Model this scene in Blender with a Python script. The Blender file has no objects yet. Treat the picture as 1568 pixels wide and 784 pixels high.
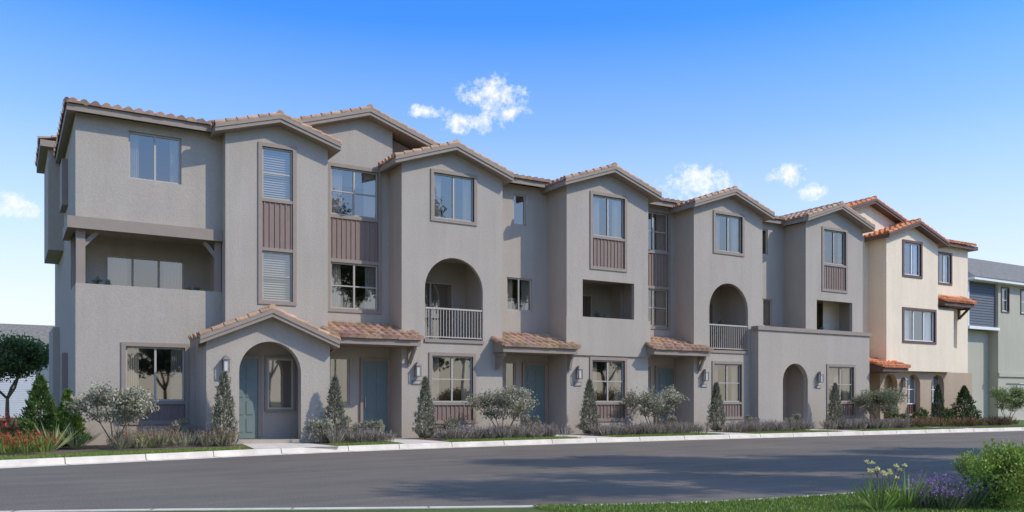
import bpy, math, random
import numpy as np
from mathutils import Vector
random.seed(7); rng=np.random.default_rng(7)
scene=bpy.context.scene
R=math.radians
# ------------------------------------------------------------ materials
MATS={}
def newmat(name):
    m=bpy.data.materials.new(name); m.use_nodes=True
    nt=m.node_tree; b=nt.nodes['Principled BSDF']; MATS[name]=m
    return m,nt,b
def noise(nt,scale,detail=4,rough=.55,vec=None):
    n=nt.nodes.new('ShaderNodeTexNoise'); n.inputs['Scale'].default_value=scale
    n.inputs['Detail'].default_value=detail; n.inputs['Roughness'].default_value=rough
    if vec is not None: nt.links.new(vec,n.inputs['Vector'])
    return n
def ramp(nt,fac,stops):
    r=nt.nodes.new('ShaderNodeValToRGB'); nt.links.new(fac,r.inputs[0])
    els=r.color_ramp.elements
    while len(els)<len(stops): els.new(.5)
    for e,(p,c) in zip(els,stops):
        e.position=p; e.color=(*c,1)
    return r
def objvec(nt,scale=(1,1,1)):
    t=nt.nodes.new('ShaderNodeTexCoord'); m=nt.nodes.new('ShaderNodeMapping')
    m.inputs['Scale'].default_value=scale
    nt.links.new(t.outputs['Object'],m.inputs[0]); return m.outputs[0]
def bump(nt,b,h,strength,dist):
    n=nt.nodes.new('ShaderNodeBump'); n.inputs['Strength'].default_value=strength
    n.inputs['Distance'].default_value=dist
    nt.links.new(h,n.inputs['Height']); nt.links.new(n.outputs[0],b.inputs['Normal'])
def mul(c,k): return tuple(min(1,x*k) for x in c)
def mulmix(nt,a,b_):
    mx=nt.nodes.new('ShaderNodeMix'); mx.data_type='RGBA'; mx.blend_type='MULTIPLY'; mx.inputs[0].default_value=1
    nt.links.new(a,mx.inputs[6]); nt.links.new(b_,mx.inputs[7]); return mx.outputs[2]
def plain(name,c,rough=.7,var=.1,scale=3,bs=0,bscale=60,metal=0,vs=(1,1,1)):
    m,nt,b=newmat(name); v=objvec(nt,vs)
    n=noise(nt,scale,6,.6,v)
    r=ramp(nt,n.outputs[0],[(.3,mul(c,1-var)),(.7,mul(c,1+var))])
    nt.links.new(r.outputs[0],b.inputs['Base Color'])
    b.inputs['Roughness'].default_value=rough; b.inputs['Metallic'].default_value=metal
    if bs:
        n2=noise(nt,bscale,3,.6,objvec(nt)); bump(nt,b,n2.outputs[0],bs,.02)
    return m
def stucco(name,c):
    m,nt,b=newmat(name); v=objvec(nt)
    n=noise(nt,.6,6,.6,v); r=ramp(nt,n.outputs[0],[(.3,mul(c,.96)),(.7,mul(c,1.04))])
    g=noise(nt,19,4,.7,v); r2=ramp(nt,g.outputs[0],[(.35,(.90,.90,.90)),(.65,(1,1,1))])
    st=noise(nt,1.1,5,.6,objvec(nt,(2.2,2.2,.25))); r3=ramp(nt,st.outputs[0],[(.35,(.94,.935,.93)),(.6,(1,1,1))])
    nt.links.new(mulmix(nt,mulmix(nt,r.outputs[0],r2.outputs[0]),r3.outputs[0]),b.inputs['Base Color']); b.inputs['Roughness'].default_value=.95
    bump(nt,b,g.outputs[0],.5,.025)
stucco('wall_g',(.455,.395,.325)); stucco('wall_c',(.90,.75,.55)); stucco('wall_n',(.50,.46,.36))
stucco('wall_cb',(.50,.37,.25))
plain('trim_g',(.30,.235,.185),.7,.06); plain('trim_c',(.13,.07,.045),.6,.1)
plain('siding_g',(.245,.17,.135),.7,.12,4,vs=(6,6,1)); plain('siding_c',(.12,.06,.045),.7,.1)
plain('siding_n',(.10,.115,.14),.7,.08); plain('siding_w',(.5,.5,.5),.7,.05)
plain('frame_g',(.43,.39,.33),.5,.03); plain('frame_c',(.8,.79,.75),.5,.03)
plain('door_g',(.165,.21,.195),.5,.05); plain('metal_g',(.45,.395,.33),.5,.04)
plain('dark_g',(.17,.15,.135),.5,.1); plain('curtain_g',(.56,.52,.46),.9,.05); plain('curtain_c',(.85,.83,.8),.9,.05)
plain('shingle',(.21,.19,.16),.9,.35,5,.3,20)
plain('garage_n',(.5,.44,.35),.6,.04)
plain('concrete',(.68,.60,.50),.9,.16,2.2,.3,70); plain('bark',(.22,.165,.115),.9,.3,8,.6,40)
plain('mulch',(.15,.105,.075),1,.5,9,1,30); plain('joint',(.20,.17,.14),1,.2,9)
m,nt,b=newmat('lamp_glass'); b.inputs['Base Color'].default_value=(.6,.57,.5,1); b.inputs['Roughness'].default_value=.3
def tilemat(name,c):
    m,nt,b=newmat(name)
    a=nt.nodes.new('ShaderNodeAttribute'); a.attribute_name='tint'
    n=noise(nt,6,5,.6,objvec(nt)); r=ramp(nt,n.outputs[0],[(.3,mul(c,.8)),(.7,mul(c,1.15))])
    nt.links.new(mulmix(nt,r.outputs[0],a.outputs['Color']),b.inputs['Base Color']); b.inputs['Roughness'].default_value=.8
tilemat('tile_g',(.49,.315,.20)); tilemat('tile_c',(.70,.26,.11))
def glass(name,tint,mixf,refl):
    m,nt,b=newmat(name); nt.nodes.remove(b)
    out=nt.nodes['Material Output']
    g=nt.nodes.new('ShaderNodeBsdfGlossy'); g.inputs['Color'].default_value=(*refl,1); g.inputs['Roughness'].default_value=.02
    t=nt.nodes.new('ShaderNodeBsdfTransparent'); t.inputs[0].default_value=(*tint,1)
    mx=nt.nodes.new('ShaderNodeMixShader'); mx.inputs[0].default_value=mixf
    nt.links.new(t.outputs[0],mx.inputs[1]); nt.links.new(g.outputs[0],mx.inputs[2]); nt.links.new(mx.outputs[0],out.inputs[0])
glass('glass_g',(.84,.84,.82),.34,(.72,.62,.50)); glass('glass_c',(.78,.82,.84),.34,(.8,.8,.8))
def leafmat(name,trans=.25):
    m,nt,b=newmat(name)
    a=nt.nodes.new('ShaderNodeAttribute'); a.attribute_name='tint'
    nt.links.new(a.outputs['Color'],b.inputs['Base Color']); b.inputs['Roughness'].default_value=.6
    tr=nt.nodes.new('ShaderNodeBsdfTranslucent'); nt.links.new(a.outputs['Color'],tr.inputs[0])
    mx=nt.nodes.new('ShaderNodeMixShader'); mx.inputs[0].default_value=trans
    nt.links.new(b.outputs[0],mx.inputs[1]); nt.links.new(tr.outputs[0],mx.inputs[2])
    nt.links.new(mx.outputs[0],nt.nodes['Material Output'].inputs[0])
leafmat('leaf')
# asphalt
m,nt,b=newmat('asphalt'); v=objvec(nt)
n1=noise(nt,.35,6,.6,v); n2=noise(nt,38,3,.85,v)
n3=noise(nt,.9,8,.78,objvec(nt,(.25,1.6,1)))
r1=ramp(nt,n1.outputs[0],[(.3,(.265,.218,.170)),(.7,(.345,.285,.222))])
r2=ramp(nt,n2.outputs[0],[(.32,(.22,.22,.22)),(.68,(1,1,1))])
r3=ramp(nt,n3.outputs[0],[(.35,(.68,.68,.68)),(.65,(1,1,1))])
nt.links.new(mulmix(nt,mulmix(nt,r1.outputs[0],r2.outputs[0]),r3.outputs[0]),b.inputs['Base Color'])
b.inputs['Roughness'].default_value=.9; bump(nt,b,n2.outputs[0],.6,.015)
# lawn
m,nt,b=newmat('lawn'); v=objvec(nt); n1=noise(nt,1.2,6,.7,v); n2=noise(nt,40,3,.7,v)
r1=ramp(nt,n1.outputs[0],[(.3,(.08,.12,.02)),(.7,(.15,.20,.035))]); nt.links.new(r1.outputs[0],b.inputs['Base Color'])
b.inputs['Roughness'].default_value=.95; bump(nt,b,n2.outputs[0],1,.05)

# ------------------------------------------------------------ mesh helpers
def empty(name,loc=(0,0,0)):
    e=bpy.data.objects.new(name,None); scene.collection.objects.link(e); e.empty_display_size=.3; return e
def mesh_obj(name,verts,faces,mat,parent=None,tint=None,smooth=False):
    me=bpy.data.meshes.new(name)
    me.from_pydata([tuple(v) for v in verts],[],faces)
    me.materials.append(MATS[mat])
    if tint is not None:
        a=me.attributes.new('tint','FLOAT_COLOR','POINT')
        t=np.ones((len(verts),4),dtype=np.float32); t[:,:3]=tint; a.data.foreach_set('color',t.ravel())
    if smooth:
        me.polygons.foreach_set('use_smooth',[True]*len(me.polygons))
    me.update()
    o=bpy.data.objects.new(name,me); scene.collection.objects.link(o)
    if parent: o.parent=parent
    return o
class Part:
    def __init__(s): s.v=[]; s.f=[]; s.t=[]
    def quad(s,a,b,c,d):
        n=len(s.v); s.v+= [a,b,c,d]; s.f.append((n,n+1,n+2,n+3))
    def prism(s,bot,top):
        k=len(bot); n=len(s.v); s.v+=bot+top
        s.f.append(tuple(range(n,n+k))[::-1]); s.f.append(tuple(range(n+k,n+2*k)))
        for i in range(k):
            j=(i+1)%k; s.f.append((n+i,n+j,n+k+j,n+k+i))
    def box(s,x0,x1,y0,y1,z0,z1):
        s.prism([(x0,y0,z0),(x1,y0,z0),(x1,y1,z0),(x0,y1,z0)],[(x0,y0,z1),(x1,y0,z1),(x1,y1,z1),(x0,y1,z1)])
    def beam(s,p0,p1,w,h=None):
        h=h or w; p0=Vector(p0);p1=Vector(p1);d=(p1-p0).normalized()
        u=d.cross(Vector((0,0,1)))
        if u.length<.01: u=Vector((1,0,0))
        u.normalize(); q=u.cross(d).normalized()
        c=[u*w/2+q*h/2,-u*w/2+q*h/2,-u*w/2-q*h/2,u*w/2-q*h/2]
        s.prism([tuple(p0+k) for k in c],[tuple(p1+k) for k in c])
class Build:
    def __init__(s,name): s.name=name; s.p={}; s.e=empty(name)
    def __getitem__(s,k):
        if k not in s.p: s.p[k]=Part()
        return s.p[k]
    def finish(s):
        for k,p in s.p.items():
            mat,nm=k.split(':')
            mesh_obj(nm,p.v,p.f,mat,s.e,tint=(np.array(p.t) if p.t else None))

def facade(P,x0,x1,y,z0,ztop,ops,rev=.2):
    """wall in plane Y=y with real openings; ops = (xa,xb,za,zb,arch)"""
    if not callable(ztop):
        zc=ztop; ztop=lambda x:zc; brk=[]
    else: brk=[ztop.xc] if hasattr(ztop,'xc') else []
    xs={x0,x1}
    for x in brk:
        if x0<x<x1: xs.add(x)
    def otop(o,x):
        if not o[4]: return o[3]
        r=(o[1]-o[0])/2; xc=(o[0]+o[1])/2
        return o[3]-r+math.sqrt(max(0,r*r-(x-xc)**2))
    for o in ops:
        xs|={o[0],o[1]}
        if o[4]:
            r=(o[1]-o[0])/2; xc=(o[0]+o[1])/2
            for i in range(1,20): xs.add(xc-r*math.cos(math.pi*i/20))
    xs=sorted(xs)
    for a,b in zip(xs[:-1],xs[1:]):
        if b-a<1e-6: continue
        mid=(a+b)/2
        cov=sorted([o for o in ops if o[0]<mid<o[1]],key=lambda o:o[2])
        za=zb=z0
        for o in cov:
            P.quad((a,y,za),(b,y,zb),(b,y,o[2]),(a,y,o[2]))
            za,zb=otop(o,a),otop(o,b)
            P.quad((a,y,za),(b,y,zb),(b,y+rev,zb),(a,y+rev,za))
            P.quad((a,y,o[2]),(a,y+rev,o[2]),(b,y+rev,o[2]),(b,y,o[2]))
        P.quad((a,y,za),(b,y,zb),(b,y,ztop(b)),(a,y,ztop(a)))
    for o in ops:
        for x in (o[0],o[1]):
            P.quad((x,y,o[2]),(x,y+rev,o[2]),(x,y+rev,otop(o,x)),(x,y,otop(o,x)))
class Gtop:
    def __init__(s,xc,pk,p): s.xc=xc;s.pk=pk;s.p=p
    def __call__(s,x): return s.pk-s.p*abs(x-s.xc)
def sidewall(P,x,y0,y1,z0,z1):
    P.quad((x,y0,z0),(x,y1,z0),(x,y1,z1),(x,y0,z1))
def rect_trim(P,x0,x1,z0,z1,y,w=.1,proud=.04,back=.1):
    P.box(x0,x1,y-proud,y+back,z1-w,z1); P.box(x0,x1,y-proud,y+back,z0,z0+w)
    P.box(x0,x0+w,y-proud,y+back,z0+w,z1-w); P.box(x1-w,x1,y-proud,y+back,z0+w,z1-w)
def window(B,s,x0,x1,z0,z1,y,nx=2,nz=1,curt=True):
    F=B['frame_'+s+':window_frames']; w=.055
    F.box(x0,x1,y,y+.07,z1-w,z1); F.box(x0,x1,y,y+.07,z0,z0+w)
    F.box(x0,x0+w,y,y+.07,z0+w,z1-w); F.box(x1-w,x1,y,y+.07,z0+w,z1-w)
    for i in range(1,nx):
        x=x0+(x1-x0)*i/nx; F.box(x-.03,x+.03,y-.004,y+.06,z0+w,z1-w)
    for i in range(1,nz):
        z=z0+(z1-z0)*i/nz; F.box(x0+w,x1-w,y+.004,y+.055,z-.02,z+.02)
    G=B['glass_'+s+':window_glass']; G.quad((x0+w,y+.035,z0+w),(x1-w,y+.035,z0+w),(x1-w,y+.035,z1-w),(x0+w,y+.035,z1-w))
    if curt:
        C=B['curtain_'+s+':curtains']; cw=(x1-x0)*random.uniform(.18,.32)
        for a,b in ((x0,x0+cw),(x1-cw,x1)):
            n=24
            for i in range(n):
                xa=a+(b-a)*i/n; xb=a+(b-a)*(i+1)/n
                f=lambda k:y+.15+.035*math.sin(k*1.55)
                C.quad((xa,f(i),z0),(xb,f(i+1),z0),(xb,f(i+1),z1),(xa,f(i),z1))
def siding(P,x0,x1,z0,z1,y):
    P.box(x0,x1,y+.02,y+.06,z0,z1)
    x=x0+.07
    while x<x1-.03:
        P.box(x,x+.035,y-.005,y+.02,z0,z1); x+=.17
def lapsiding(P,x0,x1,z0,z1,y):
    z=z0
    while z<z1:
        t=min(z1,z+.17); P.quad((x0,y-.03,z),(x1,y-.03,z),(x1,y,t),(x0,y,t)); P.quad((x0,y-.03,z),(x1,y-.03,z),(x1,y,z),(x0,y,z)); z=t
def rail(P,x0,x1,z0,z1,y):
    P.box(x0,x1,y-.03,y+.03,z1-.06,z1); P.box(x0,x1,y-.02,y+.02,z0+.06,z0+.1)
    x=x0+.06
    while x<x1-.03:
        P.box(x-.011,x+.011,y-.011,y+.011,z0+.1,z1-.06); x+=.115
def door(B,s,x0,x1,z0,z1,y):
    """y = wall face; door leaf stands 30 mm proud inside a casing"""
    D=B['door_'+s+':doors']; D.box(x0,x1,y-.035,y-.004,z0,z1)
    T=B['trim_'+s+':trim']; T.box(x0-.1,x0,y-.08,y-.004,z0,z1+.1); T.box(x1,x1+.1,y-.08,y-.004,z0,z1+.1); T.box(x0,x1,y-.08,y-.004,z1,z1+.1)
    w=x1-x0
    for i in range(4):
        za=z0+.2+i*(z1-z0-.3)/4
        D.box(x0+.15,x0+w/2-.05,y-.055,y-.035,za,za+(z1-z0-.3)/4-.12); D.box(x0+w/2+.05,x1-.15,y-.055,y-.035,za,za+(z1-z0-.3)/4-.12)
    K=B['metal_g:door_hardware']; K.box(x0+.06,x0+.1,y-.1,y-.035,z0+.9,z0+1.25)
def lantern(B,x,y,z):
    K=B['dark_g:wall_lanterns']; G=B['lamp_glass:lantern_glass']
    K.box(x-.05,x+.05,y-.02,y,z-.05,z+.18); K.box(x-.015,x+.015,y-.14,y-.02,z+.2,z+.23)
    K.prism([(x-.11,y-.25,z+.1),(x+.11,y-.25,z+.1),(x+.11,y-.03,z+.1),(x-.11,y-.03,z+.1)],[(x-.03,y-.17,z+.22),(x+.03,y-.17,z+.22),(x+.03,y-.11,z+.22),(x-.03,y-.11,z+.22)])
    K.box(x-.09,x+.09,y-.23,y-.05,z-.28,z-.25)
    for sx in(-1,1):
        for yy in(-.225,-.055): K.box(x+sx*.08-.01,x+sx*.08+.01,y+yy-.01,y+yy+.01,z-.25,z+.1)
    G.box(x-.06,x+.06,y-.2,y-.08,z-.24,z+.08)
    K.box(x-.17,x+.17,y-.025,y,z-.55,z-.4); B['frame_g:house_numbers'].box(x-.14,x+.14,y-.032,y-.026,z-.52,z-.43)
def tiles(B,s,P0,A,LA,S,LS,clip=None,per=.29,course=.42):
    P=B['tile_'+s+':roof_tiles']; P0=Vector(P0);A=Vector(A).normalized();S=Vector(S).normalized()
    N=A.cross(S)
    if N.z<0: N=-N
    nc=max(1,round(LA/per)); per=LA/nc; ns=max(1,round(LS/course)); course=LS/ns
    prof=[(0,0),(.12,0.03),(.28,.085),(.5,.11),(.72,.085),(.88,.03),(1,0)]
    for j in range(ns):
        for i in range(nc):
            c=P0+A*((i+.5)*per)+S*((j+.5)*course)
            if clip and not clip(c.x,c.y): continue
            k=random.uniform(.64,1.22); tint=(k,k*random.uniform(.88,1.06),k*random.uniform(.82,1.12))
            jit=random.uniform(-.014,.014)
            n=len(P.v); m=len(prof)
            for (u,h) in prof:
                b0=P0+A*((i+u)*per)+S*(j*course-.03+jit)
                P.v.append(tuple(b0))
                P.v.append(tuple(b0+N*(h+.035)))
                P.v.append(tuple(P0+A*((i+u)*per)+S*((j+1)*course)+N*(h*.8+.0)))
                P.t+= [tint]*3
            for q in range(m-1):
                a=n+3*q; P.f.append((a,a+3,a+4,a+1)); P.f.append((a+1,a+4,a+5,a+2))
def caps(B,s,p0,p1,r=.1):
    """row of overlapping barrel cap tiles along a rake, hip or ridge"""
    P=B['tile_'+s+':roof_tiles']; p0=Vector(p0);p1=Vector(p1);L=(p1-p0).length; d=(p1-p0)/L
    u=d.cross(Vector((0,0,1))).normalized(); q=u.cross(d)
    n=max(1,round(L/.36)); c=L/n
    for i in range(n):
        k=random.uniform(.72,1.2); tint=(k,k*.97,k*.95); st=len(P.v)
        for (t,rr) in ((0,r*1.15),(1.08,r*.85)):
            o=p0+d*(i+t)*c+q*(.02 if t==0 else 0)
            for a in range(9):
                an=math.pi*(-.15+1.3*a/8); P.v.append(tuple(o+u*math.cos(an)*rr+q*math.sin(an)*rr)); P.t.append(tint)
        for a in range(8): P.f.append((st+a,st+a+1,st+9+a+1,st+9+a))
        P.f.append(tuple(range(st,st+9)))
def gable_roof(B,s,xc,pk,pitch,hs,yf,yb,th=.2):
    T=B['trim_'+s+':trim']; cs=math.hypot(1,pitch)
    for sg in(-1,1):
        xe=xc+sg*hs; ze=pk-pitch*hs
        T.prism([(xc,yf,pk-th),(xe,yf,ze-th),(xe,yb,ze-th),(xc,yb,pk-th)],[(xc,yf,pk),(xe,yf,ze),(xe,yb,ze),(xc,yb,pk)])
        T.prism([(xc,yf-.03,pk-.09),(xe,yf-.03,ze-.09),(xe,yf+.0,ze-.09),(xc,yf+.0,pk-.09)],[(xc,yf-.03,pk+.02),(xe,yf-.03,ze+.02),(xe,yf,ze+.02),(xc,yf,pk+.02)])
        tiles(B,s,(xe,yf+.05,ze+.004),(0,1,0),yb-yf-.05,(-sg,0,pitch),hs*cs)
        caps(B,s,(xe,yf+.06,ze+.05),(xc,yf+.06,pk+.05),.075)
    caps(B,s,(xc,yf,pk+.05),(xc,yb,pk+.05),.1)
def awning(B,s,x0,x1,yf,zf,yb,zb):
    T=B['trim_'+s+':trim']
    T.prism([(x0,yf,zf-.2),(x1,yf,zf-.2),(x1,yb,zf-.2),(x0,yb,zf-.2)],[(x0,yf,zf),(x1,yf,zf),(x1,yb,zb),(x0,yb,zb)])
    L=math.hypot(yb-yf,zb-zf)
    tiles(B,s,(x0,yf-.06,zf+.004),(1,0,0),x1-x0,(0,yb-yf,zb-zf),L)
    caps(B,s,(x0,yf-.06,zf+.05),(x0,yb,zb+.05),.09); caps(B,s,(x1,yf-.06,zf+.05),(x1,yb,zb+.05),.09)
def bracket(B,s,x,yw,yf,z):
    T=B['trim_'+s+':trim']; T.box(x-.06,x+.06,yw-.1,yw,z-.62,z); T.box(x-.055,x+.055,yf+.15,yw-.1,z-.14,z-.003); T.beam((x,yw-.08,z-.55),(x,yf+.25,z-.12),.1)
def room(P,x0,x1,y0,y1,z0,z1):
    P.quad((x0,y1,z0),(x1,y1,z0),(x1,y1,z1),(x0,y1,z1))
    P.quad((x0,y0,z0),(x0,y1,z0),(x0,y1,z1),(x0,y0,z1)); P.quad((x1,y0,z0),(x1,y1,z0),(x1,y1,z1),(x1,y0,z1))
    P.quad((x0,y0,z0),(x1,y0,z0),(x1,y1,z0),(x0,y1,z0)); P.quad((x0,y0,z1),(x1,y0,z1),(x1,y1,z1),(x0,y1,z1))

# ------------------------------------------------------------ townhouse building
B=Build('townhouse_building'); W=B['wall_g:walls']; T=B['trim_g:trim']; SD=B['siding_g:siding_panels']; G0=.1
XL=1.72
facade(W,XL,5.9,27.5,G0,4.86,[(3.05,4.72,1.43,3.07,0),(3.05,4.72,.82,1.33,0)],.12)
rect_trim(T,2.93,4.84,.72,3.19,27.5,.12); T.box(3.05,4.72,27.46,27.6,1.33,1.43)
siding(SD,3.05,4.72,.84,1.33,27.5); window(B,'g',3.05,4.72,1.43,3.07,27.56)
facade(W,XL,5.9,27.5,6.5,9.8,[(3.13,4.62,8.08,9.5,0)],.14); window(B,'g',3.13,4.62,8.08,9.5,27.58)
T.box(1.5,5.86,27.3,27.62,6.42,6.76)
T.box(1.74,1.98,27.52,27.76,4.86,6.42); T.box(5.6,5.8,27.52,27.7,4.86,6.42)
T.beam((1.86,27.64,5.9),(2.3,27.64,6.4),.12); T.beam((5.7,27.6,5.9),(5.3,27.6,6.4),.12)
W.box(XL,5.82,27.502,27.7,4.6,4.858)
# balcony room whose rear wall holds a real sliding-door opening
facade(W,XL+.01,5.85,29.5,3.7,6.6,[(2.7,5.05,3.75,6.05,0)],.15)
P=W
for xx in (XL+.01,5.85): sidewall(P,xx,27.7,29.5,3.7,4.86 if xx<2 else 6.6)
P.quad((XL+.01,27.7,3.7),(5.85,27.7,3.7),(5.85,29.5,3.7),(XL+.01,29.5,3.7)); P.quad((XL+.01,27.62,6.6),(5.85,27.62,6.6),(5.85,29.5,6.6),(XL+.01,29.5,6.6))
T.box(1.74,2.0,29.3,29.49,3.7,6.5)
window(B,'g',2.7,5.05,3.75,6.05,29.53,3)
for a in((27.5,39.5,G0,4.86),(29.5,39.5,4.86,6.5),(27.5,39.5,6.5,9.85)): sidewall(W,XL,*a)
T.box(1.5,1.7,27.62,29.7,6.42,6.76)
W.box(1.25,XL-.003,33.5,37,6.7,10.2); T.box(1.0,2.6,33.2,37.3,10.2,10.42); tiles(B,'g',(1.0,33.2,10.42),(0,1,0),4.1,(1,0,.25),1.6)
W.box(1.5,XL-.003,36,39.4,G0,4.2)
T.box(1.55,XL-.003,31,32.4,7.8,9.3); T.box(1.55,XL-.003,31,32.4,1.3,3.0)
t=Gtop(7.45,10.24,.3)
facade(W,5.82,9.09,27.0,G0,t,[(6.94,7.92,4.62,6.2,0),(6.94,7.92,6.2,7.86,0),(6.94,7.92,7.86,9.5,0)],.1)
sidewall(W,5.82,27.0,27.5,G0,9.8); sidewall(W,9.09,27,28.1,G0,9.8)
rect_trim(T,6.82,8.04,4.5,9.62,27.0,.12); T.box(6.94,7.92,26.97,27.08,7.76,7.86); T.box(6.94,7.92,26.97,27.08,6.2,6.3)
siding(SD,6.94,7.92,6.3,7.76,27.0)
window(B,'g',6.94,7.92,7.86,9.5,27.04,1,2,False); window(B,'g',6.94,7.92,4.62,6.2,27.04,1,2,False)
gable_roof(B,'g',7.42,10.42,.3,1.98,26.6,31)
C=B['curtain_g:curtains']
for za,zb in((4.65,6.18),(7.9,9.47)):
    z=za
    while z<zb: C.quad((6.98,27.16,z),(7.88,27.16,z),(7.88,27.18,z+.04),(6.98,27.18,z+.04)); z+=.075
# arched entry porch
t=Gtop(6.88,3.98,.42)
facade(W,5.02,8.75,25.8,G0,t,[(5.96,7.83,G0+.15,3.24,1)],.3)
sidewall(W,5.02,25.8,27.5,G0,3.3); sidewall(W,8.75,25.8,27.0,G0,3.3)
room(W,5.3,8.5,26.1,26.99,G0+.14,3.45)
gable_roof(B,'g',6.86,4.16,.42,2.08,25.42,27.0)
door(B,'g',5.98,6.8,.26,2.75,26.98)
rect_trim(T,7.02,7.98,1.1,2.85,26.95,.07); window(B,'g',7.09,7.91,1.17,2.78,26.9,1,1)
lantern(B,5.55,25.8,2.55)
def recess1(x0,x1,y,top,s='g'):
    W=B['wall_'+s+':walls']; T=B['trim_'+s+':trim']; w0=x0+.46; w1=x0+2.2 if x0<10 else x0+2.1
    facade(W,x0-.5,x1+.1,y,G0,top,[(w0,w1,4.62,6.22,0),(w0,w1,6.22,7.86,0),(w0,w1,7.86,9.5,0),(x0+.42,x0+1.15,1.3,2.93,0)],.1)
    rect_trim(T,w0-.12,w1+.12,4.5,9.62,y,.12); T.box(w0,w1,y-.03,y+.08,7.74,7.86); T.box(w0,w1,y-.03,y+.08,6.22,6.34)
    siding(B['siding_'+s+':siding_panels'],w0,w1,6.34,7.74,y)
    window(B,s,w0,w1,7.86,9.5,y+.04,2,2); window(B,s,w0,w1,4.62,6.22,y+.04,2,2)
    window(B,s,x0+.42,x0+1.15,1.3,2.93,y+.04,1,1)
    door(B,s,x1-1.03,x1-.12,.3,2.83,y)
recess1(9.09,11.74,28.1,Gtop(10.9,11.38,.33))
facade(W,7.0,14.4,28.6,9.0,Gtop(10.9,11.3,.33),[])
awning(B,'g',8.95,12.12,26.3,3.5,28.1,4.1); bracket(B,'g',11.98,27.0,26.3,3.3); bracket(B,'g',9.2,28.1,26.3,3.3)
gable_roof(B,'g',10.85,11.56,.33,3.1,27.7,34)
def bumpC(x0,x1,y,yr,s='g',pk=10.5,xs=0):
    xc=(x0+x1)/2+xs
    t=Gtop(xc,pk-.18,.34)
    facade(W,x0,x1,y,G0,t,[(x0+1.22,x0+2.83,7.9,9.5,0),(x0+.88,x0+3.2,3.62,6.54,1),(x0+1.15,x0+2.78,1.38,3.03,0),(x0+1.15,x0+2.78,.72,1.28,0)],.14)
    rect_trim(T,x0+1.1,x0+2.95,7.78,9.62,y,.12); window(B,'g',x0+1.22,x0+2.83,7.9,9.5,y+.05)
    rect_trim(T,x0+1.03,x0+2.9,.62,3.15,y,.12); T.box(x0+1.15,x0+2.78,y-.03,y+.1,1.28,1.38)
    siding(SD,x0+1.15,x0+2.78,.74,1.28,y); window(B,'g',x0+1.15,x0+2.78,1.38,3.03,y+.05,2,2)
    room(W,x0+.6,x0+3.5,y+.14,y+1.9,3.6,6.7); window(B,'g',x0+1.0,x0+2.9,3.65,5.9,y+1.8,2,1)
    rail(B['metal_g:balcony_railings'],x0+.88,x0+3.2,3.62,4.74,y+.05); T.box(x0+.86,x0+3.22,y-.05,y+.1,3.5,3.618)
    sidewall(W,x0,y,yr+.2,G0,9.62); sidewall(W,x1,y,yr+.2,G0,9.62)
    gable_roof(B,'g',xc,pk,.34,(x1-x0)/2+.32,y-.4,31.2)
    lantern(B,x0+.55,y,2.55)
bumpC(11.72,15.75,27.0,28.1,xs=-.08)
def recess2(x0,x1,y):
    facade(W,x0-.3,x1+.2,y,G0,9.8,[(x0+1.0,x0+1.56,8.25,9.45,0),(x0+.7,x0+1.85,4.92,6.2,0),(x0+.65,x0+1.1,1.6,2.93,0)],.12)
    window(B,'g',x0+1.0,x0+1.56,8.25,9.45,y+.05,1,1,False); window(B,'g',x0+.7,x0+1.85,4.92,6.2,y+.05,2,1); window(B,'g',x0+.65,x0+1.1,1.6,2.93,y+.05,1,1,False)
    door(B,'g',x1-1.12,x1-.2,.3,2.83,y)
recess2(15.82,18.42,28.0)
awning(B,'g',15.35,18.62,26.25,3.4,28.0,4.0); bracket(B,'g',15.5,27.0,26.25,3.2); bracket(B,'g',18.5,26.7,26.25,3.2)
def bumpE(x0,x1,y,yr,pk=10.58,ground=True):
    xc=(x0+x1)/2; t=Gtop(xc,pk-.18,.34)
    ops=[(x0+1.22,x0+2.8,7.9,9.5,0),(x0+1.22,x0+2.8,6.7,7.8,0),(x0+.75,x0+3.3,4.7,6.15,0)]
    if ground: ops+=[(x0+1.2,x0+2.8,1.38,3.03,0),(x0+1.2,x0+2.8,.72,1.28,0)]
    facade(W,x0,x1,y,G0,t,ops,.16)
    rect_trim(T,x0+1.1,x0+2.92,6.58,9.62,y,.12); T.box(x0+1.22,x0+2.8,y-.03,y+.08,7.8,7.9)
    siding(SD,x0+1.22,x0+2.8,6.7,7.8,y); window(B,'g',x0+1.22,x0+2.8,7.9,9.5,y+.05)
    room(W,x0+.5,x0+3.7,y+.16,y+2,3.7,6.3); window(B,'g',x0+.9,x0+2.6,3.75,5.85,y+1.9,2)
    W.box(x0-.06,x1+.06,y-.07,y-.002,3.2,4.68)
    if ground:
        rect_trim(T,x0+1.08,x0+2.92,.62,3.15,y,.12); T.box(x0+1.2,x0+2.8,y-.03,y+.1,1.28,1.38)
        siding(SD,x0+1.2,x0+2.8,.74,1.28,y); window(B,'g',x0+1.2,x0+2.8,1.38,3.03,y+.05,2,2); lantern(B,x0+.5,y,2.55)
    sidewall(W,x0,y,yr+.2,G0,9.7); sidewall(W,x1,y,yr+.2,G0,9.7)
    gable_roof(B,'g',xc,pk,.34,(x1-x0)/2+.34,y-.42,31.2)
bumpE(18.42,22.45,26.7,28.0)
recess1(22.45,24.94,27.9,9.8)
awning(B,'g',22.3,25.35,26.15,3.5,27.9,4.1); bracket(B,'g',25.2,26.7,26.15,3.3)
bumpC(24.94,29.04,26.7,27.9,pk=10.53)
recess2(29.04,31.7,27.8)
bumpE(31.72,35.8,26.55,27.6,pk=10.66,ground=False)
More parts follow.
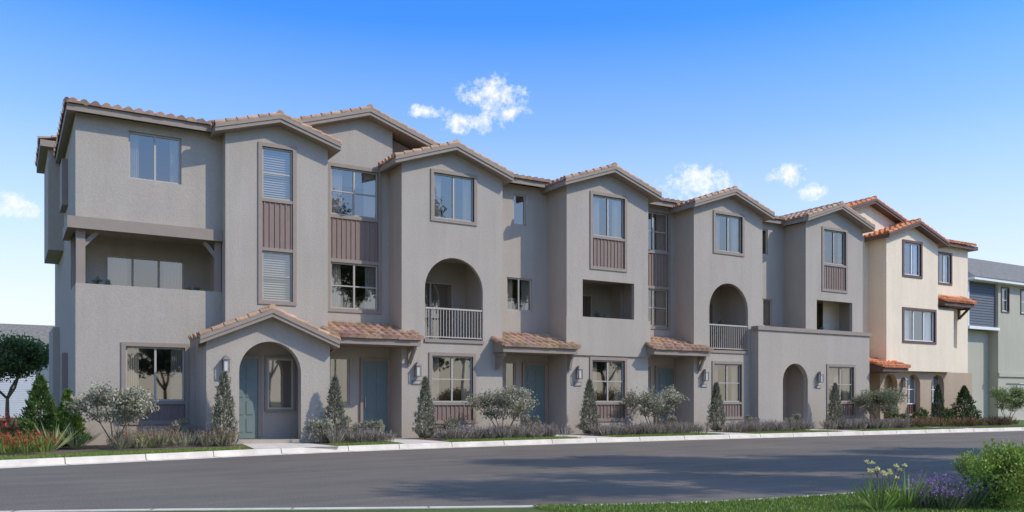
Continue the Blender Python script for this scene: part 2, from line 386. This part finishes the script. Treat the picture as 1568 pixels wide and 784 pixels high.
# flat topped entry block
facade(W,28.3,35.9,26.25,G0,4.55,[(29.85,31.5,G0+.1,3.12,1),(32.9,34.7,1.38,3.03,0),(32.9,34.7,.72,1.28,0)],.25)
sidewall(W,28.3,26.25,27,G0,4.55); sidewall(W,35.9,26.25,27.6,G0,4.55); T.box(28.22,35.96,26.18,26.6,4.55,4.72)
room(W,29.6,31.65,26.5,27.6,G0+.1,3.3); door(B,'g',30.2,31.1,.25,2.7,27.55)
rect_trim(T,32.78,34.82,.62,3.15,26.25,.12); T.box(32.9,34.7,26.22,26.35,1.28,1.38); siding(SD,32.9,34.7,.74,1.28,26.25); window(B,'g',32.9,34.7,1.38,3.03,26.3,2,2); lantern(B,32.2,26.25,2.55)
# full colour unit at far end
WC=B['wall_c:walls_cream']; TC=B['trim_c:trim_dark']; SC=B['siding_c:siding_dark']
facade(WC,34.2,41.3,27.6,G0,Gtop(37.7,11.42,.33),[])
gable_roof(B,'c',37.7,11.62,.33,3.2,27.2,34)
t=Gtop(39.85,10.36,.34)
facade(WC,37.7,42.0,26.6,6.2,t,[(39.1,40.5,7.85,9.5,0)],.16)
rect_trim(TC,38.98,40.62,7.73,9.62,26.6,.12); window(B,'c',39.1,40.5,7.85,9.5,26.65)
facade(WC,37.7,43.4,26.6,2.95,6.2,[(39.1,41.7,4.5,6.1,0)],.16)
rect_trim(TC,38.98,41.82,4.38,6.19,26.6,.12); window(B,'c',39.1,41.7,4.5,6.1,26.65,3)
WC.quad((42,26.6,6.2),(43.4,26.6,6.2),(43.4,27.2,6.6),(42,27.2,6.6)); sidewall(WC,42,26.6,27.3,6.2,9.7); sidewall(WC,43.4,26.6,27.2,2.95,6.3)
WC.quad((37.7,26.6,2.95),(43.4,26.6,2.95),(43.4,27.0,2.95),(37.7,27.0,2.95))
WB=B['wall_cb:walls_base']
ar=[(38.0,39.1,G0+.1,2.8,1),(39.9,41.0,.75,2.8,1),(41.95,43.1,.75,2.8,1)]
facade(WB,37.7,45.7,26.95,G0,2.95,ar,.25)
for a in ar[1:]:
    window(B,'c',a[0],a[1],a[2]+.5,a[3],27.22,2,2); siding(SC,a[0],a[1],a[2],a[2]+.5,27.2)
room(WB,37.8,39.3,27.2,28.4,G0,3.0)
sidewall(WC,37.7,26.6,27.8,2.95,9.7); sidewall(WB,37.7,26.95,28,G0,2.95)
gable_roof(B,'c',39.85,10.54,.34,2.5,26.2,31.2)
lantern(B,39.5,26.95,2.4)
awning(B,'c',36.3,38.3,25.8,3.05,27.6,3.6)
facade(WC,41.9,45.7,27.2,2.95,9.8,[(43.0,44.1,7.8,9.35,0),(43.7,44.7,4.3,6.2,1)],.16)
rect_trim(TC,42.9,44.2,7.7,9.45,27.2,.1); window(B,'c',43.0,44.1,7.8,9.35,27.25); window(B,'c',43.7,44.7,4.3,6.2,27.3,2,2)
awning(B,'c',42.3,45.0,26.4,6.65,27.2,7.05); bracket(B,'c',44.8,27.2,26.4,6.5)
sidewall(WC,45.7,27.2,39.5,G0,9.85)
W.quad((XL,39.5,G0),(45.7,39.5,G0),(45.7,39.5,9.85),(XL,39.5,9.85))
def slab(P,pts,th=.2): P.prism([(x,y,z-th) for x,y,z in pts],[tuple(p) for p in pts])
ZE=9.93; p=.25
def zf(y,ye): return ZE+p*(y-ye)
def roofpiece(s,x0,x1,ye,hipL=False,hipR=False):
    Tm=B['trim_'+s+':trim']; yr=33.4; zr=zf(yr,ye); L=yr-ye
    slab(Tm,[(x0,ye,ZE),(x1,ye,ZE),(x1-(L if hipR else 0),yr,zr),(x0+(L if hipL else 0),yr,zr)])
    def clip(x,y):
        if hipL and x-x0<y-ye: return False
        if hipR and x1-x<y-ye: return False
        return True
    tiles(B,s,(x0,ye-.05,ZE+.004),(1,0,0),x1-x0,(0,1,p),min(3.2,L),clip)
roofpiece('g',1.48,8.5,27.12,hipL=True)
roofpiece('g',13.9,35.9,27.55)
roofpiece('c',41.5,46.1,26.85,hipR=True)
slab(T,[(1.48,27.12,ZE),(7.73,33.4,11.5),(7.73,33.41,11.5),(1.48,39.9,ZE)])
tiles(B,'g',(1.46,27.15,ZE+.004),(0,1,0),12.6,(1,0,p),1.6,lambda x,y:x-1.48<y-27.12)
slab(T,[(46.1,26.85,ZE),(39.7,33.4,11.5),(39.7,33.41,11.5),(46.1,39.9,ZE)])
slab(T,[(1.48,39.9,ZE),(7.73,33.42,11.49),(39.7,33.42,11.49),(46.1,39.9,ZE)])
caps(B,'g',(1.48,27.12,ZE+.03),(4.5,30.15,ZE+.8),.09)
B.finish()

# ------------------------------------------------------------ neighbour houses
N=Build('neighbor_house'); NW=N['wall_n:walls']
NW.box(52.52,55.48,31.62,40,.1,6.0)
lapsiding(N['siding_n:siding'],52.4,55.5,6.2,9.05,31.2); N['siding_n:siding'].box(52.42,55.48,31.22,40,6.15,9.05)
N['frame_c:trim'].box(52.2,55.6,30.95,31.3,6.0,6.18); N['frame_c:trim'].box(52.3,52.42,31.1,31.25,6.2,9.05)
facade(NW,55.5,75,31.0,.1,9.05,[(55.9,56.7,7.3,8.8,0),(58.2,59.2,7.3,8.8,0),(56.4,59,.15,2.6,0),(60,62.6,.15,2.6,0)],.15)
sidewall(NW,55.5,31.0,34,.1,9.05); NW.box(55.45,75,30.9,30.998,3.0,3.25)
for a in((55.9,56.7),(58.2,59.2)):
    rect_trim(N['trim_c:trim_dark'],a[0]-.08,a[1]+.08,7.2,8.9,31,.08); window(N,'c',a[0],a[1],7.3,8.8,31.08,1,2,False)
for a in((56.4,59),(60,62.6)):
    g=N['garage_n:garage_doors']
    for i in range(4): g.box(a[0],a[1],31.12,31.2,.15+i*.61,.15+i*.61+.59)
rf=N['shingle:roof']
N['frame_c:trim'].prism([(52.0,30.5,9.05),(76,30.5,9.05),(76,44,9.05),(52.0,44,9.05)],[(52.0,30.5,9.23),(76,30.5,9.23),(76,44,9.23),(52.0,44,9.23)])
rf.prism([(51.95,30.45,9.233),(76,30.45,9.233),(76,44,9.233),(51.95,44,9.233)],[(58.5,37,12.2),(74,37,12.2),(74,37.5,12.2),(58.5,37.5,12.2)])
NW.quad((52.5,40,.1),(75,40,.1),(75,40,9.05),(52.5,40,9.05))
N.finish()
N=Build('neighbor_house')
lapsiding(N['siding_w:siding'],-40,9,.1,5.4,75); N['siding_w:siding'].box(-40,9,75.05,85,.1,5.4)
for x in range(-38,8,4):
    rect_trim(N['trim_c:trim_dark'],x,x+1.4,2.8,4.6,75,.1); N['glass_c:window_glass'].quad((x,74.95,2.8),(x+1.4,74.95,2.8),(x+1.4,74.95,4.6),(x,74.95,4.6))
rf=N['shingle:roof']; rf.prism([(-41,74.4,5.4),(10,74.4,5.4),(10,86,5.4),(-41,86,5.4)],[(-38,79,7.6),(8,79,7.6),(8,80,7.6),(-38,80,7.6)])
N.finish()

# ------------------------------------------------------------ ground, road, kerbs
def sheet(name,pts,z,mat):
    return mesh_obj(name,[(x,y,z) for x,y in pts],[tuple(range(len(pts)))],mat)
sheet('ground',[(-900,-900),(900,-900),(900,900),(-900,900)],-.06,'lawn')
far=[(-80,9),(-30,15.8),(-10,19.2),(0,21.4),(2.5,21.95),(5.9,22.75),(10,23.25),(15,23.5),(20,23.45),(26,23.2),(34,22.75),(42,22.3),(60,21.2),(140,17)]
near=[(-80,24-60),(-20,8),(-4,12.8),(-1,12.0),(1.2,11.1),(4.1,9.62),(6.8,8.4),(9.1,7.9),(13,7.72),(18,7.9),(26,7.4),(60,4),(140,-4)]
def smooth_line(pts,n=8):
    out=[]
    for i in range(len(pts)-1):
        p0=np.array(pts[max(0,i-1)]);p1=np.array(pts[i]);p2=np.array(pts[i+1]);p3=np.array(pts[min(len(pts)-1,i+2)])
        for k in range(n):
            t=k/n; out.append(tuple(.5*((2*p1)+(-p0+p2)*t+(2*p0-5*p1+4*p2-p3)*t*t+(-p0+3*p1-3*p2+p3)*t**3)))
    out.append(pts[-1]); return out
farS=[far[0]]+smooth_line(far[1:-1])+[far[-1]]; nearS=[near[0]]+smooth_line(near[1:-1])+[near[-1]]
sheet('road',[(-80,-60),(140,-60),(140,45),(-80,45)],0,'asphalt')
def strip(name,line,back,z,mat):
    vs=[];fs=[]
    for (x,y) in line: vs+= [(x,y,z),(x,back,z)]
    for i in range(len(line)-1): fs.append((2*i,2*i+2,2*i+3,2*i+1))
    return mesh_obj(name,vs,fs,mat)
def kerb(name,line,sg):
    vs=[];fs=[]; pr=[(-.42,.006),(-.03,.012),(.0,.12),(.03,.15),(.17,.15),(.17,.0)]
    k=len(pr)
    for i,(x,y) in enumerate(line):
        a=line[max(0,i-1)];b=line[min(len(line)-1,i+1)]
        dx,dy=b[0]-a[0],b[1]-a[1];l=math.hypot(dx,dy); nx,ny=-dy/l*sg,dx/l*sg
        for (o,z) in pr: vs.append((x+nx*o,y+ny*o,z))
    for i in range(len(line)-1):
        for j in range(k-1): fs.append((i*k+j,(i+1)*k+j,(i+1)*k+j+1,i*k+j+1))
    return mesh_obj(name,vs,fs,'concrete')
def inset(line,o):
    out=[]
    for i,(x,y) in enumerate(line):
        a=line[max(0,i-1)];b=line[min(len(line)-1,i+1)]
        dx,dy=b[0]-a[0],b[1]-a[1];l=math.hypot(dx,dy); out.append((x-dy/l*o,y+dx/l*o))
    return out
strip('lawn',inset(farS,.165),300,.14,'lawn'); kerb('kerb',farS,1)
strip('lawn',inset(nearS,-.165),-300,.14,'lawn'); kerb('kerb',nearS,-1)
J=Part()
for line,sg in((farS,1),(nearS,-1)):
    acc=0
    for i in range(1,len(line)-1):
        x,y=line[i]
        if -15<x<60:
            a=line[i-1];b=line[i+1];dx,dy=b[0]-a[0],b[1]-a[1];l=math.hypot(dx,dy);tx,ty=dx/l,dy/l;nx,ny=-ty*sg,tx*sg
            acc+=l/2
            if acc>1.6:
                acc=0; q=[]
                for o,z in((-.42,.010),(-.03,.016),(-.004,.121),(.028,.154),(.168,.154)):
                    q.append((x+nx*o,y+ny*o,z))
                for u,v in zip(q[:-1],q[1:]): J.quad(u,v,(v[0]+tx*.022,v[1]+ty*.022,v[2]),(u[0]+tx*.022,u[1]+ty*.022,u[2]))
mesh_obj('kerb_joints',J.v,J.f,'joint')
bed=[(2.2,24.3),(5,24.0),(9,24.6),(15,24.55),(20,24.5),(30,24.3),(46,24.0),(46,28.5),(2.2,28.5)]
sheet('planting_bed',bed,.146,'mulch')
sheet('planting_bed',[(-9,22.0),(-3,22.3),(1,23.2),(2.1,24.4),(2.1,30),(-9,30)],.146,'mulch')
def walk(x0,x1,y0,y1,fl=0): sheet('walkway',[(x0-fl,y0),(x1+fl,y0),(x1,y1),(x0,y1)],.152,'concrete')
walk(6.1,7.7,22.95,26.2,.4); walk(10.6,11.6,23.45,28.0,.3); walk(17.2,18.3,23.6,27.9,.2); walk(23.9,24.9,23.45,27.9,.2); walk(30.1,31.3,23.15,26.6); walk(38.1,39,22.6,27)

# ------------------------------------------------------------ vegetation
def rand_unit(n):
    v=rng.normal(size=(n,3)); return v/np.linalg.norm(v,axis=1,keepdims=True)
def leaf_cloud(name,pos,dirs,L,Wd,col,parent,mat='leaf'):
    n=len(pos); r=rand_unit(n); s=np.cross(dirs,r); s/=np.linalg.norm(s,axis=1,keepdims=True)+1e-9
    L=np.asarray(L).reshape(-1,1)*np.ones((n,1)); Wd=np.asarray(Wd).reshape(-1,1)*np.ones((n,1))
    v=np.empty((n,4,3)); v[:,0]=pos; v[:,1]=pos+dirs*L*.5+s*Wd*.5; v[:,2]=pos+dirs*L; v[:,3]=pos+dirs*L*.5-s*Wd*.5
    me=bpy.data.meshes.new(name); me.vertices.add(4*n); me.vertices.foreach_set('co',v.ravel())
    me.loops.add(4*n); me.loops.foreach_set('vertex_index',np.arange(4*n,dtype=np.int32))
    me.polygons.add(n); me.polygons.foreach_set('loop_start',np.arange(0,4*n,4,dtype=np.int32)); me.polygons.foreach_set('loop_total',np.full(n,4,dtype=np.int32))
    me.update(); me.materials.append(MATS[mat])
    a=me.attributes.new('tint','FLOAT_COLOR','POINT'); c=np.ones((n,4,4),dtype=np.float32); c[:,:,:3]=col[:,None,:]; a.data.foreach_set('color',c.ravel())
    o=bpy.data.objects.new(name,me); scene.collection.objects.link(o)
    if parent: o.parent=parent
    return o
def cyl(P,p0,p1,r0,r1,k=6):
    p0=Vector(p0);p1=Vector(p1);d=(p1-p0).normalized(); u=d.orthogonal().normalized(); q=d.cross(u); n=len(P.v)
    for o,r in((p0,r0),(p1,r1)):
        for i in range(k):
            a=2*math.pi*i/k; P.v.append(tuple(o+u*math.cos(a)*r+q*math.sin(a)*r))
    for i in range(k): P.f.append((n+i,n+(i+1)%k,n+k+(i+1)%k,n+k+i))
def tree(name,x,y,z,h,crown_r,nleaf,ls,col,stems=1,trunk=.35,r0=.1,clump=.3,levels=3,spread=.6):
    e=empty(name); P=Part(); tips=[]
    def grow(p,d,L,r,lv):
        q=p+d*L; mid=(p+q)/2+Vector((random.uniform(-1,1),random.uniform(-1,1),0))*L*.06
        cyl(P,p,mid,r,r*.85); cyl(P,mid,q,r*.85,r*.65)
        if lv<=1: tips.append(tuple(mid))
        if lv==0: tips.append(tuple(q)); return
        for _ in range(random.choice((3,3,4))):
            nd=(d+Vector((random.uniform(-1,1),random.uniform(-1,1),random.uniform(-.25,.6)))*spread*1.3).normalized()
            grow(q,nd,L*random.uniform(.6,.85),r*.6,lv-1)
    for s in range(stems):
        a=2*math.pi*(s+random.random()*.6)/max(1,stems)
        d=Vector((math.cos(a),math.sin(a),1.5 if stems>1 else 14)).normalized()
        grow(Vector((x,y,z)),d,h*trunk,r0,levels)
    tp=np.array(tips)
    mx=tp[:,2].max()-z; k=h/(mx+clump*.6)
    base=np.array([x,y,z]); f=np.array([min(1.9,crown_r/(np.abs(tp[:,0]-x).max()+clump*.5)),min(1.9,crown_r/(np.abs(tp[:,1]-y).max()+clump*.5)),k])
    tp=(tp-base)*f+base; P.v=[tuple((np.array(v)-base)*f+base) for v in P.v]
    mesh_obj('trunk_and_limbs',P.v,P.f,'bark',e,smooth=True)
    idx=rng.integers(0,len(tp),nleaf); off=rand_unit(nleaf)*(rng.random((nleaf,1))**.5)*clump*rng.uniform(.6,1.2,(nleaf,1)); off[:,2]*=.7
    pos=tp[idx]+off; dirs=rand_unit(nleaf)+np.array([0,0,.25]); dirs/=np.linalg.norm(dirs,axis=1,keepdims=True)
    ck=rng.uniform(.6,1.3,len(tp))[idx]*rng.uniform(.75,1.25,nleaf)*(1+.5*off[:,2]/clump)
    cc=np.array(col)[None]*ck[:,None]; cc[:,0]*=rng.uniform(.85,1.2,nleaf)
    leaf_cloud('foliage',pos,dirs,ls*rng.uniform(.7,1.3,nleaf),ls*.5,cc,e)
    return e
def conifer(name,x,y,z,h,r,n,col,ls=.09,p=.75):
    e=empty(name); P=Part(); cyl(P,(x,y,z),(x,y,z+h*.9),.035,.01); mesh_obj('trunk',P.v,P.f,'bark',e)
    t=rng.random(n)**1.25; a=rng.random(n)*2*math.pi; ph=random.uniform(0,6)
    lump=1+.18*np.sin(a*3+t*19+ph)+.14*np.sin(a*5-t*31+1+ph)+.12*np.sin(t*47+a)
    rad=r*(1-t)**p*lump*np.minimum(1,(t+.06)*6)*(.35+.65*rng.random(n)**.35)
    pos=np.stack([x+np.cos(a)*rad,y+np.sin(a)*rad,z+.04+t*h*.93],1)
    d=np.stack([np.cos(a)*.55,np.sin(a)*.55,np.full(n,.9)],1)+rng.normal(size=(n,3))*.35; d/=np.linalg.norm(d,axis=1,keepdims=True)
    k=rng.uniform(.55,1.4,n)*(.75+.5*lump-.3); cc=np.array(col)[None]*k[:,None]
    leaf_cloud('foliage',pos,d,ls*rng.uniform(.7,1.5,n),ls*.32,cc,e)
def bush(name,x,y,z,rx,h,n,col,ls=.06,parent=None):
    e=parent or empty(name); P=Part()
    for i in range(9):
        a=i*.7; cyl(P,(x,y,z),(x+math.cos(a)*rx*.6,y+math.sin(a)*rx*.6,z+h*.7),.012,.005)
    mesh_obj('stems',P.v,P.f,'bark',e)
    nc=max(20,int(n/90)); cd=rand_unit(nc); cr=(rng.random(nc)**.4)[:,None]
    C=np.array([x,y,z+h*.5])+cd*cr*np.array([rx,rx,h*.5])*.88
    i=rng.integers(0,nc,n); off=rand_unit(n)*(rng.random((n,1))**.5)*rx*.27
    pos=C[i]+off; pos[:,2]=np.maximum(pos[:,2],z+.01)
    d=rand_unit(n)+np.array([0,0,.7])+ (pos-np.array([x,y,z+h*.4]))/rx*.6; d/=np.linalg.norm(d,axis=1,keepdims=True)
    kk=rng.uniform(.6,1.25,nc)[i]*rng.uniform(.75,1.25,n); cc=np.array(col)[None]*kk[:,None]
    leaf_cloud('foliage',pos,d,ls*rng.uniform(.7,1.3,n),ls*.45,cc,e)
def tufts(name,pts,z,h,per,col,tip=None,lean=.35,w=.012,parent=None,rad=.1,tipfrac=.35,tipsize=.04):
    """grass-like perennials: blades plus flower heads, one mesh"""
    pts=np.array(pts); n=len(pts)*per; b=np.repeat(pts,per,axis=0)
    hh=np.repeat(h*rng.uniform(.7,1.25,len(pts)),per)*rng.uniform(.6,1.1,n)
    r=rng.random(n)**.5*rad; a=rng.random(n)*6.283
    pos=np.stack([b[:,0]+np.cos(a)*r,b[:,1]+np.sin(a)*r,np.full(n,z)],1)
    d=np.stack([np.cos(a)*lean*rng.random(n)*1.6,np.sin(a)*lean*rng.random(n)*1.6,np.ones(n)],1); d/=np.linalg.norm(d,axis=1,keepdims=True)
    cc=np.array(col)[None]*np.repeat(rng.uniform(.7,1.25,len(pts)),per)[:,None]*rng.uniform(.7,1.3,(n,1))
    e=parent or empty(name); leaf_cloud('blades',pos,d,hh,w*2,cc,e)
    if tip is not None:
        m=rng.random(n)<tipfrac; q=(pos+d*hh[:,None])[m]; rep=5; q=np.repeat(q,rep,axis=0); dd=np.repeat(d[m],rep,axis=0)
        q=q-dd*rng.random((len(q),1))*tipsize*2.5+rng.normal(size=q.shape)*tipsize*.25
        tc=np.array(tip)[None]*rng.uniform(.7,1.25,(len(q),1)); leaf_cloud('flowers',q,rand_unit(len(q)),tipsize*rng.uniform(.7,1.3,len(q)),tipsize*.6,tc,e)
    return e
GG=(.36,.345,.24)
GC=(.11,.16,.035)
for (x,y,h,r,c) in((2.55,25.1,1.9,1.2,GG),(14.8,25.3,1.9,1.3,GG),(21.6,25.4,1.95,1.3,GG),(35.3,25.1,2.0,1.3,(.25,.27,.15)),(45.6,25.0,2.2,1.35,(.20,.26,.08))):
    tree('shrub',x,y,.14,h,r,6500,.085,c,stems=5,trunk=.32,r0=.018,clump=.3,levels=2)
for (x,y,h,c) in((5.4,25.25,2.2,0),(8.75,25.3,2.1,0),(12.1,25.9,2.15,0),(18.9,25.9,2.15,0),(25.35,25.8,2.1,0),(32.3,25.4,2.15,0),(40.9,25.9,2.2,1)):
    conifer('conifer_shrub',x,y,.14,h,.38,2600,(.22,.225,.15) if not c else (.06,.10,.035),.1)
conifer('conifer_shrub',43.2,25.9,.14,2.1,.85,4200,(.065,.11,.03),.12,.9)
conifer('conifer_shrub',.8,26.6,.14,2.0,.62,4500,(.10,.17,.035),.12,.85)
conifer('conifer_shrub',1.45,25.9,.14,1.6,.5,3600,(.13,.22,.03),.11,.85)
tree('tree',.15,44,.14,4.35,2.3,15000,.16,(.12,.18,.055),stems=1,trunk=.28,r0=.08,clump=.62,levels=3,spread=.72)
def scatter(x0,x1,y0,y1,n): return np.stack([rng.uniform(x0,x1,n),rng.uniform(y0,y1,n)],1)
LV=(.33,.29,.22)
for (a,b) in((8.2,10.4),(12.4,17.0),(18.6,23.7),(25.2,29.8),(31.4,36.6)):
    tufts('perennial_plants',scatter(a,b,24.7,25.4,int((b-a)*17)),.146,.44,32,LV,(.38,.28,.27),.5,.012,rad=.15)
tufts('perennial_plants',scatter(2.4,5.6,24.6,26,50),.146,.5,28,(.33,.31,.19),(.42,.20,.15),.5,.013,rad=.14)
for (x,y) in((8.2,25.0),(9.6,26.2),(10.2,25.8),(16.6,26.3),(27.5,26),(22.9,26),(29.3,25.2),(13.2,26.2),(4.4,26.3)):
    bush('shrub',x,y,.14,.45,.75,1300,GG,.08)
tufts('perennial_plants',scatter(36.8,46,24.6,25.6,110),.146,.45,28,(.15,.14,.05),(.42,.15,.10),.5,.014,rad=.14)
tufts('red_flowers',scatter(-5,.9,23.0,25.6,120),.146,.5,24,(.17,.24,.04),(.52,.05,.04),.5,.012,rad=.13,tipsize=.055,tipfrac=.28)
tufts('red_flowers',scatter(-4,.6,27,29,80),.146,.8,24,(.12,.18,.04),(.50,.05,.05),.4,.014,rad=.16,tipsize=.075,tipfrac=.35)
tufts('spiky_plant',[(.35,24.8),(1.0,24.7),(3.3,24.9),(-.8,24.7),(1.6,25.2)],.146,.75,46,(.30,.32,.12),None,.9,.018,rad=.08)
for (x,y) in ((-2,27),(-4,28),(37.3,25.8),(39.7,26.0),(42,26.2),(44.5,26.4)): bush('shrub',x,y,.14,.5,.9,1500,GC,.09)
for (x,y,z) in((5.1,28.5,3.7),(2.5,28.9,3.7),(20.9,27.9,3.7),(27.6,27.9,3.6),(34.1,27.8,3.7)):
    e=empty('potted_plant'); P=Part(); cyl(P,(x,y,z),(x,y,z+.45),.15,.21,14); mesh_obj('pot',P.v,P.f,'dark_g',e)
    bush('potted_plant',x,y,z+.4,.32,1.15,900,(.30,.33,.2),.1,parent=e)
def grass(name,pts,h,col):
    n=len(pts); pos=np.stack([pts[:,0],pts[:,1],np.full(n,.14)],1); d=rng.normal(size=(n,3))*.35+np.array([0,0,1]); d/=np.linalg.norm(d,axis=1,keepdims=True)
    leaf_cloud(name,pos,d,h*rng.uniform(.6,1.3,n),.012,np.array(col)[None]*rng.uniform(.6,1.4,(n,1)),None)
fx=np.array([p[0] for p in farS]); fy=np.array([p[1] for p in farS])
def strip_pts(x0,x1,n,w0,w1):
    x=rng.uniform(x0,x1,n); return np.stack([x,np.interp(x,fx,fy)+rng.uniform(w0,w1,n)],1)
pts=strip_pts(-6,46,52000,.2,1.2)
ok=np.ones(len(pts),bool)
for a,b in((5.6,8.2),(10.2,12),(17,18.5),(23.6,25.2),(30.0,31.4),(38,39.1)): ok&=~((pts[:,0]>a)&(pts[:,0]<b))
grass('grass',pts[ok],.06,(.22,.29,.045))
nx_=np.array([p[0] for p in nearS]); ny_=np.array([p[1] for p in nearS])
x=rng.uniform(5.5,15,60000); y=np.interp(x,nx_,ny_)-.2-rng.random(60000)**1.2*3.0
grass('grass',np.stack([x,y],1),.05,(.20,.28,.045))
bush('round_shrub',10.35,5.75,.14,.5,.80,11000,(.33,.43,.08),.045)
bush('round_shrub',11.3,5.6,.14,.5,.75,5000,(.29,.39,.08),.045)
L=tufts('yellow_lilies',[(8.95,6.45),(9.15,6.4),(8.8,6.3),(9.25,6.25)],.14,.42,40,(.24,.35,.06),None,.8,.011,rad=.07)
q=[];P=Part()
for i in range(15):
    a=random.uniform(0,6.28); rr=random.uniform(.02,.3); bx,by=9.02+random.uniform(-.12,.12),6.38+random.uniform(-.08,.08)
    top=(bx+math.cos(a)*rr,by+math.sin(a)*rr,.14+random.uniform(.36,.56)); cyl(P,(bx,by,.14),top,.004,.003,5); q.append(top)
mesh_obj('stalks',P.v,P.f,'mulch',L)
qq=np.repeat(np.array(q),12,axis=0); dd=rand_unit(len(qq))*np.array([1,1,.6])+np.array([0,0,.5]); dd/=np.linalg.norm(dd,axis=1,keepdims=True)
leaf_cloud('flowers',qq,dd,.045,.024,np.array((.88,.80,.36))[None]*rng.uniform(.8,1.1,(len(qq),1)),L)
tufts('lavender_plants',scatter(9.25,9.95,5.9,6.25,17),.14,.36,60,(.17,.21,.09),(.36,.20,.46),.5,.006,rad=.1,tipfrac=.45,tipsize=.022)
# street trees on the near side (out of view, shading the road)
for (x,y,h) in((20.5,6.3,12.2),(26.3,3.6,12.2),(32.0,4.0,12.2),(24.5,-1.5,12.2),(19,1.0,15.5),(23,3.6,15)):
    tree('street_tree',x,y,.14,h,2.9,9000,.26,(.08,.13,.04),stems=1,trunk=.42,r0=.22,clump=.8,levels=4,spread=.55)
# trees in the park across the street (seen mirrored in the windows)
for (x,y,h) in((-8,-16,7),(2,-20,8),(11,-17,6.5),(20,-21,8.5),(31,-17,7),(42,-20,8),(54,-18,7.5),(66,-22,9)):
    tree('park_tree',x,y,.14,h,3.2,2600,.5,(.13,.16,.09),stems=1,trunk=.35,r0=.2,clump=.9,levels=3)

# ------------------------------------------------------------ light, sky, camera
EL=40
sd=Vector((.7*math.cos(R(EL)),-.714*math.cos(R(EL)),math.sin(R(EL)))).normalized()
sl=bpy.data.lights.new('sun','SUN'); sl.energy=3.1; sl.angle=R(.6); sl.color=(1,.93,.81)
so=bpy.data.objects.new('sun',sl); scene.collection.objects.link(so); so.rotation_euler=sd.to_track_quat('Z','Y').to_euler()
w=bpy.data.worlds.new('World'); scene.world=w; w.use_nodes=True; nt=w.node_tree; bg=nt.nodes['Background']
sk=nt.nodes.new('ShaderNodeTexSky'); sk.sky_type='NISHITA'; sk.sun_disc=False; sk.sun_elevation=R(EL); sk.sun_rotation=R(135.6)
sk.air_density=1.0; sk.dust_density=.6; sk.ozone_density=2.5
tc=nt.nodes.new('ShaderNodeTexCoord'); sp=nt.nodes.new('ShaderNodeSeparateXYZ'); nt.links.new(tc.outputs['Generated'],sp.inputs[0])
def M(op,a,b=None,clamp=False):
    n=nt.nodes.new('ShaderNodeMath'); n.operation=op; n.use_clamp=clamp
    for i,v in enumerate((a,b)):
        if v is None: continue
        if isinstance(v,(int,float)): n.inputs[i].default_value=v
        else: nt.links.new(v,n.inputs[i])
    return n.outputs[0]
az=M('ARCTAN2',sp.outputs[0],sp.outputs[1]); el=M('ARCSINE',sp.outputs[2])
gr=nt.nodes.new('ShaderNodeMix'); gr.data_type='RGBA'; nt.links.new(M('DIVIDE',M('SUBTRACT',el,R(26)),R(20),True),gr.inputs[0])
gr.inputs[6].default_value=(.30,1.05,2.1,1); gr.inputs[7].default_value=(1.75,1.75,1.65,1)
tmo=mulmix(nt,sk.outputs[0],gr.outputs[2])
# atmospheric haze thickening towards the horizon
hz=ramp(nt,M('DIVIDE',M('MAXIMUM',el,0.0),R(30)),[(.0,(.98,)*3),(.18,(.92,)*3),(.36,(.60,)*3),(.58,(.25,)*3),(.8,(.02,)*3),(1,(0,0,0))])
hm=nt.nodes.new('ShaderNodeMix'); hm.data_type='RGBA'; nt.links.new(hz.outputs[0],hm.inputs[0]); nt.links.new(tmo,hm.inputs[6]); hm.inputs[7].default_value=(6.5,6.75,6.9,1)
cl=None
for (a,e,wa,we) in((29.6,20.0,2.9,1.35),(25.0,18.8,2.0,.55),(28.3,18.1,2.8,.8),(30.5,18.7,2.0,.75),(43.3,14.0,3.0,1.6),(49.0,14.2,1.6,.9),(50.4,13.1,1.1,.65),(0.3,11.2,1.9,1.0)):
    u=M('DIVIDE',M('SUBTRACT',az,R(a)),R(wa)); v=M('DIVIDE',M('SUBTRACT',el,R(e)),R(we))
    g=M('SUBTRACT',1.0,M('SQRT',M('ADD',M('MULTIPLY',u,u),M('MULTIPLY',v,v))))
    cl=g if cl is None else M('MAXIMUM',cl,g)
nz=noise(nt,50,10,.7,tc.outputs['Generated'])
val=M('ADD',M('SUBTRACT',cl,.08),M('MULTIPLY',M('SUBTRACT',nz.outputs[0],.52),4.0))
mask=M('MULTIPLY',M('MULTIPLY',val,1.1,True),M('MULTIPLY',M('MULTIPLY',cl,4.0,True),.93))
mx=nt.nodes.new('ShaderNodeMix'); mx.data_type='RGBA'; nt.links.new(mask,mx.inputs[0]); nt.links.new(hm.outputs[2],mx.inputs[6]); mx.inputs[7].default_value=(7,7.1,7.3,1)
nt.links.new(mx.outputs[2],bg.inputs[0]); bg.inputs[1].default_value=.15
cam=bpy.data.cameras.new('camera'); co=bpy.data.objects.new('camera',cam); scene.collection.objects.link(co); scene.camera=co
co.location=(0,0,1.45); co.rotation_euler=(R(90),0,R(-30.9)); cam.sensor_width=36; cam.lens=29.71; cam.shift_y=.141; cam.clip_end=3000; cam.clip_start=.1
scene.view_settings.view_transform='Standard'; scene.view_settings.look='None'; scene.view_settings.exposure=0
